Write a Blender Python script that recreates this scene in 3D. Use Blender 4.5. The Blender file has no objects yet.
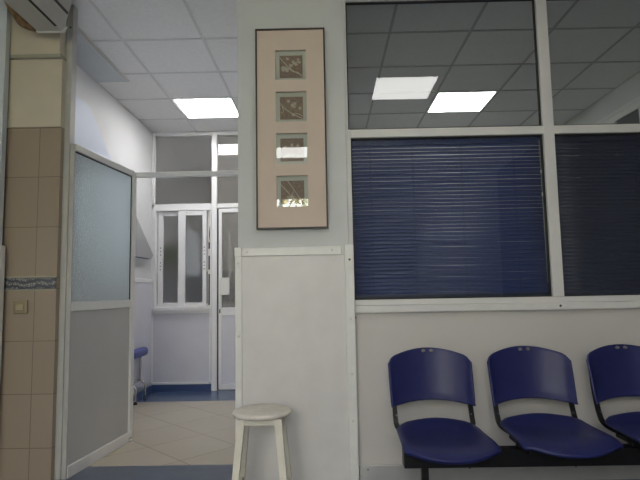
import bpy, bmesh, math, random
from mathutils import Vector, Matrix
random.seed(7)
scn = bpy.context.scene
COL = scn.collection
PI = math.pi

# ------------------------------------------------------------------ materials
def new_mat(name):
    m = bpy.data.materials.new(name); m.use_nodes = True
    nt = m.node_tree
    return m, nt, nt.nodes['Principled BSDF']

def paint(name, col, rough=0.5, var=0.04, scale=6.0, bump=0.0, bscale=200.0, metal=0.0, spec=0.5, coat=0.0):
    m, nt, b = new_mat(name)
    tc = nt.nodes.new('ShaderNodeTexCoord')
    n = nt.nodes.new('ShaderNodeTexNoise'); n.inputs['Scale'].default_value = scale; n.inputs['Detail'].default_value = 4
    nt.links.new(tc.outputs['Object'], n.inputs['Vector'])
    r = nt.nodes.new('ShaderNodeValToRGB')
    lo = [max(0, c * (1 - var)) for c in col]; hi = [min(1, c * (1 + var)) for c in col]
    r.color_ramp.elements[0].position = 0.3; r.color_ramp.elements[1].position = 0.7
    r.color_ramp.elements[0].color = (*lo, 1); r.color_ramp.elements[1].color = (*hi, 1)
    nt.links.new(n.outputs['Fac'], r.inputs['Fac']); nt.links.new(r.outputs['Color'], b.inputs['Base Color'])
    b.inputs['Roughness'].default_value = rough; b.inputs['Metallic'].default_value = metal
    b.inputs['Specular IOR Level'].default_value = spec
    if coat: b.inputs['Coat Weight'].default_value = coat; b.inputs['Coat Roughness'].default_value = 0.1
    if bump:
        n2 = nt.nodes.new('ShaderNodeTexNoise'); n2.inputs['Scale'].default_value = bscale; n2.inputs['Detail'].default_value = 3
        nt.links.new(tc.outputs['Object'], n2.inputs['Vector'])
        bp = nt.nodes.new('ShaderNodeBump'); bp.inputs['Strength'].default_value = bump; bp.inputs['Distance'].default_value = 0.002
        nt.links.new(n2.outputs['Fac'], bp.inputs['Height']); nt.links.new(bp.outputs['Normal'], b.inputs['Normal'])
    return m

def emit(name, col, s):
    m = bpy.data.materials.new(name); m.use_nodes = True; nt = m.node_tree
    nt.nodes.remove(nt.nodes['Principled BSDF'])
    e = nt.nodes.new('ShaderNodeEmission'); e.inputs['Color'].default_value = (*col, 1); e.inputs['Strength'].default_value = s
    nt.links.new(e.outputs[0], nt.nodes['Material Output'].inputs['Surface'])
    return m

def schlick(nt, r0):
    g = nt.nodes.new('ShaderNodeNewGeometry')
    d = nt.nodes.new('ShaderNodeVectorMath'); d.operation = 'DOT_PRODUCT'
    nt.links.new(g.outputs['Incoming'], d.inputs[0]); nt.links.new(g.outputs['Normal'], d.inputs[1])
    def mth(op, a, bv):
        n = nt.nodes.new('ShaderNodeMath'); n.operation = op
        for i, x in enumerate((a, bv)):
            if x is None: continue
            if isinstance(x, (int, float)): n.inputs[i].default_value = x
            else: nt.links.new(x, n.inputs[i])
        return n.outputs[0]
    c = mth('ABSOLUTE', d.outputs['Value'], None)
    p = mth('POWER', mth('SUBTRACT', 1.0, c), 5.0)
    return mth('ADD', mth('MULTIPLY', p, 1 - r0), r0)

def clear_glass(name, tint=(0.94, 0.96, 0.95), r0=0.042, rough=0.0):
    """window glass as a thin slab: each face reflects by angle and passes the rest straight through"""
    m = bpy.data.materials.new(name); m.use_nodes = True; nt = m.node_tree
    nt.nodes.remove(nt.nodes['Principled BSDF'])
    t = nt.nodes.new('ShaderNodeBsdfTransparent'); t.inputs['Color'].default_value = (*tint, 1)
    g = nt.nodes.new('ShaderNodeBsdfGlossy'); g.inputs['Roughness'].default_value = rough
    mx = nt.nodes.new('ShaderNodeMixShader')
    nt.links.new(schlick(nt, r0), mx.inputs[0]); nt.links.new(t.outputs[0], mx.inputs[1]); nt.links.new(g.outputs[0], mx.inputs[2])
    nt.links.new(mx.outputs[0], nt.nodes['Material Output'].inputs['Surface'])
    return m

def frosted(name, tint, rough=0.35, ior=1.18, bump=0.0, bscale=120.0, milky=0.25, milk=(0.7, 0.74, 0.74), trans=True, r0=0.05, grough=0.02):
    m = bpy.data.materials.new(name); m.use_nodes = True; nt = m.node_tree
    nt.nodes.remove(nt.nodes['Principled BSDF'])
    rf = nt.nodes.new('ShaderNodeBsdfRefraction'); rf.inputs['Color'].default_value = (*tint, 1)
    rf.inputs['Roughness'].default_value = rough; rf.inputs['IOR'].default_value = ior
    tl = nt.nodes.new('ShaderNodeBsdfTranslucent'); tl.inputs['Color'].default_value = (*milk, 1)
    df = nt.nodes.new('ShaderNodeBsdfDiffuse'); df.inputs['Color'].default_value = (*milk, 1)
    m1 = nt.nodes.new('ShaderNodeMixShader'); m1.inputs[0].default_value = 0.5
    nt.links.new(tl.outputs[0], m1.inputs[1]); nt.links.new(df.outputs[0], m1.inputs[2])
    m2 = nt.nodes.new('ShaderNodeMixShader'); m2.inputs[0].default_value = milky
    nt.links.new(rf.outputs[0], m2.inputs[1]); nt.links.new(m1.outputs[0], m2.inputs[2])
    g = nt.nodes.new('ShaderNodeBsdfGlossy'); g.inputs['Roughness'].default_value = grough
    m3 = nt.nodes.new('ShaderNodeMixShader'); nt.links.new(schlick(nt, r0), m3.inputs[0])
    nt.links.new(m2.outputs[0], m3.inputs[1]); nt.links.new(g.outputs[0], m3.inputs[2])
    nt.links.new(m3.outputs[0], nt.nodes['Material Output'].inputs['Surface'])
    if bump:
        tc = nt.nodes.new('ShaderNodeTexCoord')
        v = nt.nodes.new('ShaderNodeTexVoronoi'); v.inputs['Scale'].default_value = bscale; v.feature = 'SMOOTH_F1'
        nt.links.new(tc.outputs['Object'], v.inputs['Vector'])
        bp = nt.nodes.new('ShaderNodeBump'); bp.inputs['Strength'].default_value = bump; bp.inputs['Distance'].default_value = 0.004
        nt.links.new(v.outputs['Distance'], bp.inputs['Height'])
        for n in ((g, df, tl, rf) if grough > .1 else (df, tl, rf)): nt.links.new(bp.outputs['Normal'], n.inputs['Normal'])
    return m

def tile_mat(name, c1, c2, grout, w, h, ox, oz, axes, gw=0.004, rough=0.25, rot=0.0, var_scale=2.0):
    """grid of tiles from world-scale object coordinates; axes = (i, j) which coordinates run across and up"""
    m, nt, b = new_mat(name)
    tc = nt.nodes.new('ShaderNodeTexCoord')
    mp = nt.nodes.new('ShaderNodeMapping'); mp.inputs['Rotation'].default_value = (0, 0, rot)
    nt.links.new(tc.outputs['Object'], mp.inputs['Vector'])
    sp = nt.nodes.new('ShaderNodeSeparateXYZ'); nt.links.new(mp.outputs[0], sp.inputs[0])
    def mth(op, a, bv=None):
        n = nt.nodes.new('ShaderNodeMath'); n.operation = op
        for i, x in enumerate((a, bv)):
            if x is None: continue
            if isinstance(x, (int, float)): n.inputs[i].default_value = x
            else: nt.links.new(x, n.inputs[i])
        return n.outputs[0]
    def line(out, off, size):
        f = mth('FRACT', mth('DIVIDE', mth('SUBTRACT', out, off), size))
        d = mth('MULTIPLY', mth('MINIMUM', f, mth('SUBTRACT', 1.0, f)), size)
        return mth('LESS_THAN', d, gw / 2), mth('FLOOR', mth('DIVIDE', mth('SUBTRACT', out, off), size))
    l1, i1 = line(sp.outputs[axes[0]], ox, w); l2, i2 = line(sp.outputs[axes[1]], oz, h)
    g = mth('MAXIMUM', l1, l2)
    wn = nt.nodes.new('ShaderNodeTexWhiteNoise'); wn.noise_dimensions = '2D'
    cb = nt.nodes.new('ShaderNodeCombineXYZ'); nt.links.new(i1, cb.inputs[0]); nt.links.new(i2, cb.inputs[1])
    nt.links.new(cb.outputs[0], wn.inputs['Vector'])
    n = nt.nodes.new('ShaderNodeTexNoise'); n.inputs['Scale'].default_value = var_scale; n.inputs['Detail'].default_value = 5
    nt.links.new(tc.outputs['Object'], n.inputs['Vector'])
    f = mth('ADD', mth('MULTIPLY', wn.outputs['Value'], 0.4), mth('MULTIPLY', n.outputs['Fac'], 0.6))
    mx = nt.nodes.new('ShaderNodeMix'); mx.data_type = 'RGBA'; nt.links.new(f, mx.inputs[0])
    mx.inputs[6].default_value = (*c1, 1); mx.inputs[7].default_value = (*c2, 1)
    mx2 = nt.nodes.new('ShaderNodeMix'); mx2.data_type = 'RGBA'; nt.links.new(g, mx2.inputs[0])
    nt.links.new(mx.outputs[2], mx2.inputs[6]); mx2.inputs[7].default_value = (*grout, 1)
    nt.links.new(mx2.outputs[2], b.inputs['Base Color'])
    b.inputs['Roughness'].default_value = rough
    bp = nt.nodes.new('ShaderNodeBump'); bp.inputs['Strength'].default_value = 0.3; bp.inputs['Distance'].default_value = 0.002; bp.invert = True
    nt.links.new(g, bp.inputs['Height']); nt.links.new(bp.outputs['Normal'], b.inputs['Normal'])
    return m

M = {}
M['wall'] = paint('wall_paint', (0.63, 0.645, 0.635), 0.6, 0.03, 3, 0.15, 90)
M['eastwall'] = paint('grey_brown_wall', (0.17, 0.165, 0.16), 0.6)
M['white'] = paint('corridor_white', (0.68, 0.68, 0.685), 0.55, 0.02, 3)
M['lilac'] = paint('lilac_white_board', (0.66, 0.66, 0.72), 0.4, 0.03, 4)
M['bluegrey'] = paint('blue_grey_plaster', (0.60, 0.64, 0.665), 0.6, 0.03, 3)
M['paleblue'] = paint('pale_blue_board', (0.62, 0.67, 0.77), 0.5, 0.03, 2)
M['greyend'] = paint('mid_grey_end', (0.34, 0.34, 0.355), 0.5, 0.03, 2)
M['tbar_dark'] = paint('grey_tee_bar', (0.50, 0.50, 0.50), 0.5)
M['beige'] = paint('beige_plaster', (0.56, 0.51, 0.40), 0.55, 0.04, 5, 0.1, 60)
M['ledge'] = paint('ledge_paint', (0.36, 0.35, 0.28), 0.6)
M['panel'] = paint('white_wall_panel', (0.69, 0.67, 0.645), 0.38, 0.04, 7, 0.12, 30)
M['panel2'] = paint('cream_partition_panel', (0.61, 0.585, 0.555), 0.4, 0.03, 2.5)
M['pvc'] = paint('white_plastic_trim', (0.76, 0.755, 0.72), 0.35, 0.04, 15)
M['alu'] = paint('white_lacquered_frame', (0.72, 0.71, 0.69), 0.35, 0.02, 10)
M['aluwhite'] = paint('bright_white_frame', (0.82, 0.82, 0.83), 0.3, 0.02, 10)
M['alugrey'] = paint('grey_white_jamb', (0.46, 0.455, 0.425), 0.45, 0.06, 8)
M['screenpanel'] = paint('grey_white_screen_board', (0.49, 0.48, 0.465), 0.4, 0.03, 3)
M['black'] = paint('black_painted_steel', (0.008, 0.008, 0.009), 0.4, 0.2, 30, spec=0.3)
M['rubber'] = paint('dark_rubber_gasket', (0.03, 0.03, 0.03), 0.7)
M['screwdark'] = paint('dark_screw_head', (0.09, 0.085, 0.08), 0.4, metal=0.5)
M['screw'] = paint('plastic_screw_cap', (0.62, 0.61, 0.58), 0.4)
M['chair'] = paint('navy_blue_plastic', (0.017, 0.021, 0.102), 0.40, 0.06, 12, 0.12, 600, spec=0.35)
M['chaircap'] = paint('grey_plug', (0.22, 0.21, 0.21), 0.5)
M['chair2'] = paint('blue_vinyl', (0.085, 0.10, 0.33), 0.45)
M['chrome'] = paint('chrome_tube', (0.6, 0.6, 0.6), 0.2, metal=1.0)
M['stool'] = paint('cream_painted_wood', (0.72, 0.68, 0.575), 0.5, 0.06, 14, 0.2, 60)
M['stoolseat'] = paint('worn_cream_seat', (0.72, 0.67, 0.60), 0.5, 0.10, 16, 0.25, 50)
M['frame'] = paint('dark_brown_frame', (0.035, 0.026, 0.02), 0.4)
M['mat'] = paint('peach_mat_board', (0.66, 0.55, 0.465), 0.85, 0.03, 4, 0.1, 300, spec=0.2)
M['matin'] = paint('grey_green_inner_mat', (0.64, 0.63, 0.57), 0.85, 0.03, 8, spec=0.2)
M['artbg'] = paint('brown_art_paper', (0.30, 0.205, 0.155), 0.9, 0.25, 60, 0.4, 90, spec=0.2)
M['artline'] = paint('pale_branch_relief', (0.66, 0.56, 0.46), 0.8, 0.1, 80)
M['artflower'] = paint('pale_blossom_relief', (0.58, 0.50, 0.41), 0.8, 0.1, 80)
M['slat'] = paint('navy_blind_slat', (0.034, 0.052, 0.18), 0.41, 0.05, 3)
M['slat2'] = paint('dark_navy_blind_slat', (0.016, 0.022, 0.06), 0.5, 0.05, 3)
M['cord'] = paint('dark_blue_cord', (0.02, 0.024, 0.06), 0.7)
M['wand'] = paint('grey_clear_wand', (0.30, 0.31, 0.31), 0.25)
M['ac'] = paint('aged_white_plastic', (0.50, 0.49, 0.45), 0.4, 0.03, 5)
M['pipe'] = paint('brown_wrapped_insulation', (0.24, 0.15, 0.07), 0.8, 0.45, 22, 0.6, 40)
M['socket'] = paint('aged_beige_plastic', (0.27, 0.225, 0.135), 0.4)
M['basegrey'] = paint('brushed_aluminium_skirting', (0.50, 0.50, 0.49), 0.35, 0.06, 9, metal=0.6)
M['baseblue'] = paint('blue_vinyl_skirting', (0.05, 0.085, 0.20), 0.4, 0.08, 6)
M['tbar'] = paint('ceiling_tee_bar', (0.68, 0.68, 0.68), 0.5)
M['tile'] = paint('mineral_ceiling_tile', (0.84, 0.835, 0.835), 0.9, 0.03, 40, 0.5, 160, spec=0.1)
M['vinyl'] = paint('blue_grey_vinyl_floor', (0.085, 0.105, 0.15), 0.32, 0.10, 14)
M['vinyl2'] = paint('blue_vinyl_floor', (0.055, 0.09, 0.18), 0.25, 0.10, 14)
M['floortile'] = tile_mat('cream_floor_tile', (0.44, 0.385, 0.305), (0.49, 0.43, 0.345), (0.29, 0.245, 0.19), 0.4525, 0.4525, 2.213, 3.19, (0, 1), 0.006, 0.16, PI / 4)
M['walltile'] = tile_mat('beige_wall_tile', (0.30, 0.24, 0.18), (0.35, 0.28, 0.215), (0.185, 0.145, 0.11), 0.208, 0.313, -1.772, 1.203, (0, 2), 0.0048, 0.3)
M['walltile2'] = tile_mat('beige_wall_tile_lower', (0.30, 0.24, 0.18), (0.35, 0.28, 0.215), (0.185, 0.145, 0.11), 0.208, 0.313, -1.772, 1.136, (0, 2), 0.0048, 0.3)
M['glass'] = clear_glass('clear_glass')
M['glasspic'] = clear_glass('picture_glass', r0=0.045)
M['frost_screen'] = frosted('hammered_screen_glass', (0.8, 0.88, 0.88), 0.5, 1.2, 0.3, 90, 0.75, (0.75, 0.79, 0.80), grough=0.25)
M['frost_back'] = frosted('smoked_glass', (0.84, 0.84, 0.83), 0.3, 1.16, 0, 0, 0.05, (0.5, 0.5, 0.5), r0=0.055)
M['frost_door'] = frosted('reeded_glass', (0.84, 0.83, 0.81), 0.22, 1.15, 0.25, 140, 0.22, (0.6, 0.58, 0.55), r0=0.06)
M['frost_side'] = frosted('milky_side_glass', (0.75, 0.8, 0.85), 0.5, 1.2, 0, 0, 0.8, (0.82, 0.86, 0.90), grough=0.2)
M['led_bright'] = emit('led_panel_bright', (1.0, 0.985, 0.975), 20.0)
M['led'] = emit('led_panel', (0.97, 0.985, 1.0), 12.0)
M['led_warm'] = emit('led_panel_aged', (1.0, 0.975, 0.95), 10.5)
M['dim'] = paint('back_room_wall', (0.46, 0.45, 0.44), 0.8)
M['leaf'] = paint('leaf_green', (0.10, 0.20, 0.03), 0.5, 0.5, 30)
M['leafout'] = paint('garden_leaf', (0.44, 0.42, 0.21), 0.6, 0.4, 6)
M['dark'] = paint('dark_cabinet', (0.07, 0.075, 0.085), 0.5)
M['ground'] = paint('paved_ground', (0.4, 0.4, 0.36), 0.9)

# decorative border tile: blue scroll pattern on white
def border_mat():
    m, nt, b = new_mat('blue_scroll_border_tile')
    tc = nt.nodes.new('ShaderNodeTexCoord')
    mp = nt.nodes.new('ShaderNodeMapping'); mp.inputs['Scale'].default_value = (1, 0, 1)
    nt.links.new(tc.outputs['Object'], mp.inputs['Vector'])
    v = nt.nodes.new('ShaderNodeTexVoronoi'); v.feature = 'DISTANCE_TO_EDGE'; v.inputs['Scale'].default_value = 75
    nt.links.new(mp.outputs[0], v.inputs['Vector'])
    n = nt.nodes.new('ShaderNodeTexWave'); n.wave_type = 'RINGS'; n.inputs['Scale'].default_value = 9; n.inputs['Distortion'].default_value = 6
    nt.links.new(mp.outputs[0], n.inputs['Vector'])
    mu = nt.nodes.new('ShaderNodeMath'); mu.operation = 'MULTIPLY'
    nt.links.new(v.outputs['Distance'], mu.inputs[0]); nt.links.new(n.outputs['Fac'], mu.inputs[1])
    r = nt.nodes.new('ShaderNodeValToRGB')
    r.color_ramp.elements[0].position = 0.03; r.color_ramp.elements[0].color = (0.075, 0.08, 0.098, 1)
    r.color_ramp.elements[1].position = 0.14; r.color_ramp.elements[1].color = (0.33, 0.32, 0.30, 1)
    nt.links.new(mu.outputs[0], r.inputs['Fac']); nt.links.new(r.outputs['Color'], b.inputs['Base Color'])
    b.inputs['Roughness'].default_value = 0.25
    return m
M['border'] = border_mat()

# ------------------------------------------------------------------ geometry helpers
def add_box(bm, x0, x1, y0, y1, z0, z1, bev=0.0, seg=2):
    t = bmesh.new()
    bmesh.ops.create_cube(t, size=1)
    for v in t.verts:
        v.co = Vector(((x0 + x1) / 2 + v.co.x * (x1 - x0), (y0 + y1) / 2 + v.co.y * (y1 - y0), (z0 + z1) / 2 + v.co.z * (z1 - z0)))
    if bev: bmesh.ops.bevel(t, geom=t.edges[:], offset=bev, segments=seg, affect='EDGES', profile=0.5)
    merge(bm, t); return bm

def merge(bm, t, mat=None):
    if mat is not None: t.transform(mat)
    me = bpy.data.meshes.new('tmp'); t.to_mesh(me); t.free(); bm.from_mesh(me); bpy.data.meshes.remove(me)

def box(*a, **k): return add_box(bmesh.new(), *a, **k)

def add_tube(bm, pts, r, n=10, cap=True, prof=None):
    """sweep along points; r a number or a list; prof=(w,h) makes a rectangular section"""
    pts = [Vector(p) for p in pts]; k = len(pts)
    rs = r if isinstance(r, (list, tuple)) else [r] * k
    rings = []; up = None
    for i, p in enumerate(pts):
        d = (pts[min(i + 1, k - 1)] - pts[max(i - 1, 0)]).normalized()
        if up is None:
            up = Vector((1, 0, 0)) if abs(d.x) < 0.9 else Vector((0, 0, 1))
        a = (up - d * up.dot(d)).normalized(); b = d.cross(a); up = a
        if prof: offs = [(prof[0] / 2 * sx, prof[1] / 2 * sy) for sx, sy in ((-1, -1), (1, -1), (1, 1), (-1, 1))]
        else: offs = [(rs[i] * math.cos(2 * PI * j / n), rs[i] * math.sin(2 * PI * j / n)) for j in range(n)]
        rings.append([bm.verts.new(p + a * s + b * t) for s, t in offs])
    m = len(rings[0])
    for i in range(k - 1):
        for j in range(m):
            bm.faces.new((rings[i][j], rings[i][(j + 1) % m], rings[i + 1][(j + 1) % m], rings[i + 1][j]))
    if cap:
        bm.faces.new(rings[0][::-1]); bm.faces.new(rings[-1])
    return bm

def smooth_path(pts, n=6):
    pts = [Vector(p) for p in pts]; out = []
    for i in range(len(pts) - 1):
        p0 = pts[max(i - 1, 0)]; p1 = pts[i]; p2 = pts[i + 1]; p3 = pts[min(i + 2, len(pts) - 1)]
        for j in range(n):
            t = j / n
            out.append(0.5 * ((2 * p1) + (p2 - p0) * t + (2 * p0 - 5 * p1 + 4 * p2 - p3) * t * t + (3 * p1 - p0 - 3 * p2 + p3) * t ** 3))
    out.append(pts[-1]); return out

def add_lathe(bm, prof, c, n=48):
    """prof = [(r, z)...] bottom to top around the vertical axis at c"""
    rings = []
    for r, z in prof:
        rings.append([bm.verts.new((c[0] + r * math.cos(2 * PI * j / n), c[1] + r * math.sin(2 * PI * j / n), c[2] + z)) for j in range(n)])
    for i in range(len(rings) - 1):
        for j in range(n):
            bm.faces.new((rings[i][j], rings[i][(j + 1) % n], rings[i + 1][(j + 1) % n], rings[i + 1][j]))
    bm.faces.new(rings[0][::-1]); bm.faces.new(rings[-1]); return bm

def add_prism(bm, poly, axis, a0, a1):
    """extrude a 2D polygon along axis ('x': poly in (y,z); 'y': poly in (x,z); 'z': poly in (x,y))"""
    def P(p, a):
        return {'x': (a, p[0], p[1]), 'y': (p[0], a, p[1]), 'z': (p[0], p[1], a)}[axis]
    lo = [bm.verts.new(P(p, a0)) for p in poly]; hi = [bm.verts.new(P(p, a1)) for p in poly]
    n = len(poly)
    bm.faces.new(lo); bm.faces.new(hi[::-1])
    for i in range(n): bm.faces.new((lo[i], hi[i], hi[(i + 1) % n], lo[(i + 1) % n]))
    bmesh.ops.recalc_face_normals(bm, faces=bm.faces); return bm

def add_disc(bm, c, r, h, axis='y', n=16, sx=1.0):
    t = bmesh.new(); bmesh.ops.create_cone(t, cap_ends=True, segments=n, radius1=r, radius2=r * 0.8, depth=h)
    rot = {'y': Matrix.Rotation(PI / 2, 4, 'X'), 'x': Matrix.Rotation(PI / 2, 4, 'Y'), 'z': Matrix.Identity(4)}[axis]
    t.transform(Matrix.Translation(c) @ Matrix.Diagonal((sx, 1, 1, 1)) @ rot); merge(bm, t); return bm

def root_of(o):
    p = Vector((0, 0, 0))
    while o is not None: p += o.location; o = o.parent
    return p

def obj(name, bm, mat, parent=None, smooth=False, loc=None):
    """links one mesh object; the mesh is given in world coordinates"""
    bmesh.ops.recalc_face_normals(bm, faces=bm.faces)
    me = bpy.data.meshes.new(name)
    off = root_of(parent) if parent is not None else Vector((0, 0, 0))
    l = Vector(loc) if loc is not None else Vector((0, 0, 0))
    bm.transform(Matrix.Translation(-(off + l)))
    bm.to_mesh(me); bm.free()
    if smooth:
        for p in me.polygons: p.use_smooth = True
    me.materials.append(M[mat] if isinstance(mat, str) else mat)
    o = bpy.data.objects.new(name, me); COL.objects.link(o)
    o.parent = parent; o.location = l
    return o

def smooth_by_angle(o, ang=40):
    for p in o.data.polygons: p.use_smooth = True
    bm = bmesh.new(); bm.from_mesh(o.data)
    for e in bm.edges:
        if len(e.link_faces) == 2 and e.calc_face_angle(0) > math.radians(ang): e.smooth = False
    bm.to_mesh(o.data); bm.free(); return o

def tag(o, label, cat, group=None, kind=None):
    o['label'] = label; o['category'] = cat
    if group: o['group'] = group
    if kind: o['kind'] = kind
    return o

def thing(name, loc, label, cat, group=None, kind=None):
    o = bpy.data.objects.new(name, None); COL.objects.link(o); o.location = loc; o.empty_display_size = 0.1
    return tag(o, label, cat, group, kind)

def struct(name, bm, mat, label, cat, **k):
    return tag(obj(name, bm, mat, **k), label, cat, kind='structure')

# ------------------------------------------------------------------ dimensions (metres, floor at 0)
EYE = 1.095; CEIL = 2.977
YW = 3.13            # face of the partition wall behind the seats
YB = 6.04            # back wall of the corridor
XL = -2.0            # left wall of the corridor
XR = 2.82            # right wall
YR = -2.2            # rear wall behind the camera
XWL = -2.7           # left wall of the waiting room

# ------------------------------------------------------------------ floors
struct('floor', box(XWL - .1, XR + .1, YR - .15, 3.48, -0.1, 0), 'vinyl', 'blue-grey vinyl floor of the waiting area, seen as the strip in front of the cream tiles', 'floor')
struct('floor.001', box(XWL - .1, XR + .1, 3.48, 5.473, -0.1, 0.0), 'floortile', 'cream diagonal floor tiles in the middle of the corridor', 'floor')
struct('floor.002', box(XWL - .1, XR + .1, 5.473, 9.2, -0.1, 0.0), 'vinyl2', 'deeper blue vinyl floor strip along the far corridor wall', 'floor')

# ------------------------------------------------------------------ ceilings: tee grid with tiles laid in
def grid_ceiling(name, x0, x1, y0, y1, ox, oy, holes, label, bar='tbar'):
    """tile slab with rectangular openings for the light panels, plus a child mesh of tee bars"""
    def cuts(a0, a1, o):
        k0 = math.ceil((a0 - o) / 0.6 - 1e-6); out = [a0]
        k = k0
        while o + 0.6 * k < a1 - 1e-6:
            if o + 0.6 * k > a0 + 1e-6: out.append(o + 0.6 * k)
            k += 1
        return out + [a1]
    xs, ys = cuts(x0, x1, ox), cuts(y0, y1, oy)
    bm = bmesh.new()
    for i in range(len(xs) - 1):
        for j in range(len(ys) - 1):
            cx, cy = (xs[i] + xs[i + 1]) / 2, (ys[j] + ys[j + 1]) / 2
            if any(abs(cx - hx) < .3 and abs(cy - hy) < .3 for hx, hy in holes): continue
            g = 0.007
            add_box(bm, xs[i] + g, xs[i + 1] - g, ys[j] + g, ys[j + 1] - g, CEIL + 0.006, CEIL + 0.022, 0.003, 1)
    add_box(bm, x0, x1, y0, y1, CEIL + 0.05, CEIL + 0.12)
    c = struct(name, bm, 'tile', label, 'ceiling')
    b = bmesh.new()
    for x in xs: add_box(b, max(x0, x - .009), min(x1, x + .009), y0, y1, CEIL, CEIL + 0.008)
    for y in ys: add_box(b, x0, x1, max(y0, y - .009), min(y1, y + .009), CEIL + 0.0005, CEIL + 0.0075)
    obj('ceiling_grid', b, bar, c)
    return c

def light_panel(x, y, label, led='led'):
    t = thing('ceiling_light', (x, y, CEIL + 0.002), label, 'ceiling light', 'square led ceiling panels')
    b = bmesh.new()
    w = 0.288
    for s in (-1, 1):
        add_box(b, x - w, x + w, y + s * (w - .006) - .006, y + s * (w - .006) + .006, CEIL + .001, CEIL + .03)
        add_box(b, x + s * (w - .006) - .006, x + s * (w - .006) + .006, y - w + .012, y + w - .012, CEIL + .001, CEIL + .03)
    obj('frame', b, 'aluwhite', t)
    obj('diffuser', box(x - w + .011, x + w - .011, y - w + .011, y + w - .011, CEIL + .006, CEIL + .014), led, t)
    return t

LX, LY = -1.483, 3.757     # grid origin over the corridor
RX, RY = 0.505, 3.730      # grid origin over the room behind the blinds
WX, WY = 0.465, 1.145      # grid origin over the waiting area
def cell(o, k): return o + 0.6 * k + 0.3
corr_l = (cell(LX, 0) + .01, cell(LY, 2) - .005)
off_l = (cell(RX, 1), cell(RY, 2))
wait1 = (cell(WX, 0), cell(WY, 0)); wait2 = (cell(WX, -2), cell(WY, -4))
grid_ceiling('ceiling', XWL, XR, YR, YW + .02, WX, WY, [wait1, wait2], 'pale tiled suspended ceiling over the waiting area')
grid_ceiling('ceiling.001', XL - .05, 0.15, YW + .02, YB + .03, LX, LY, [(cell(LX, 0), cell(LY, 2))], 'pale tiled suspended ceiling of the corridor at left')
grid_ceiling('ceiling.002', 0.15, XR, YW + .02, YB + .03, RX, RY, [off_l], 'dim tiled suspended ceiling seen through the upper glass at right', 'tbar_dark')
light_panel(*corr_l, 'square lit panel in the corridor ceiling left of the framed picture', 'led_bright')
light_panel(*off_l, 'square lit panel seen through the upper glass, in the ceiling of the dim room')
light_panel(*wait1, 'square lit panel over the seats, mirrored in the upper glass beside the other panel', 'led_warm')
light_panel(*wait2, 'square lit panel mirrored as a pale band in the third picture opening', 'led_warm')

# plain plaster strip at the left edge of the corridor ceiling, with its edge trim
so = struct('trim_1', box(XL, -1.735, 3.32, 4.49, CEIL - .012, CEIL - .001), 'bluegrey', 'blue-grey plaster strip along the left edge of the corridor ceiling', 'ceiling trim')
b = box(-1.735, -1.727, 3.32, 4.50, CEIL - .015, CEIL - .001, .002); add_box(b, -1.715, -1.709, 3.32, 4.50, CEIL - .010, CEIL - .001)
obj('edge_strip', b, 'alu', so)

# ------------------------------------------------------------------ walls
# corridor left wall
LW = (3.50, 4.55, 1.30, 2.12)      # opening for the added side window, y and z
b = bmesh.new()
add_box(b, XL - .1, XL, 3.25, LW[0], 0, CEIL); add_box(b, XL - .1, XL, LW[1], YB + .15, 0, CEIL)
add_box(b, XL - .1, XL, LW[0], LW[1], 0, LW[2]); add_box(b, XL - .1, XL, LW[0], LW[1], LW[3], CEIL)
wl = struct('wall_left', b, 'white', 'white left wall of the corridor', 'wall')
w7 = thing('window_added', (XL - .05, 4.02, LW[2]), 'unseen side window added to light the corridor, behind the hammered screen glass', 'window', kind='structure')  # unseen window, added to bring more daylight into the corridor
b = bmesh.new()
for y in (LW[0], LW[1] - .05): add_box(b, XL - .08, XL - .02, y, y + .05, LW[2], LW[3], .003)
for z in (LW[2], LW[3] - .05): add_box(b, XL - .08, XL - .02, LW[0] + .05, LW[1] - .05, z, z + .05, .003)
obj('window_frame', b, 'aluwhite', w7)
obj('pane', box(XL - .055, XL - .049, LW[0] + .05, LW[1] - .05, LW[2] + .05, LW[3] - .05), 'frost_side', w7)
b = box(XL, XL + .012, 3.3, YB - .002, 0.10, 1.225); obj('wainscot_board', b, 'lilac', wl)
obj('wainscot_trim', box(XL, XL + .02, 3.3, YB - .002, 1.215, 1.26, .004), 'aluwhite', wl)
obj('skirting', box(XL, XL + .018, 3.3, YB - .002, 0, .065), 'baseblue', wl)
# pale blue board with a sloping upper edge, on that wall
poly = [(3.35, 2.20), (3.35, 2.60), (3.95, 2.655), (4.11, 2.667), (4.20, 2.668), (4.27, 2.652), (4.33, 2.62), (4.434, 2.542), (4.563, 2.444), (4.71, 2.334), (5.93, 1.523), (5.86, 1.48), (4.75, 1.48), (4.75, 2.20)]
poly2 = [(5.30, 1.482), (5.30, 1.933), (5.915, 1.526), (5.85, 1.482)]
sb = tag(obj('sloping_board', add_prism(bmesh.new(), poly, 'x', XL + .001, XL + .05), 'paleblue'), 'pale blue board with a sloping upper edge on the left corridor wall', 'board')

obj('grey_end', add_prism(bmesh.new(), poly2, 'x', XL + .051, XL + .058), 'greyend', sb)  # lower end of the board, a darker grey than the rest

# corridor right wall (side of the pillar, hidden from the photo's viewpoint)
struct('wall_right', box(0.03, 0.15, 3.32, YB, 0, CEIL), 'white', 'white side wall running back from behind the pillar', 'wall')

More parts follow.
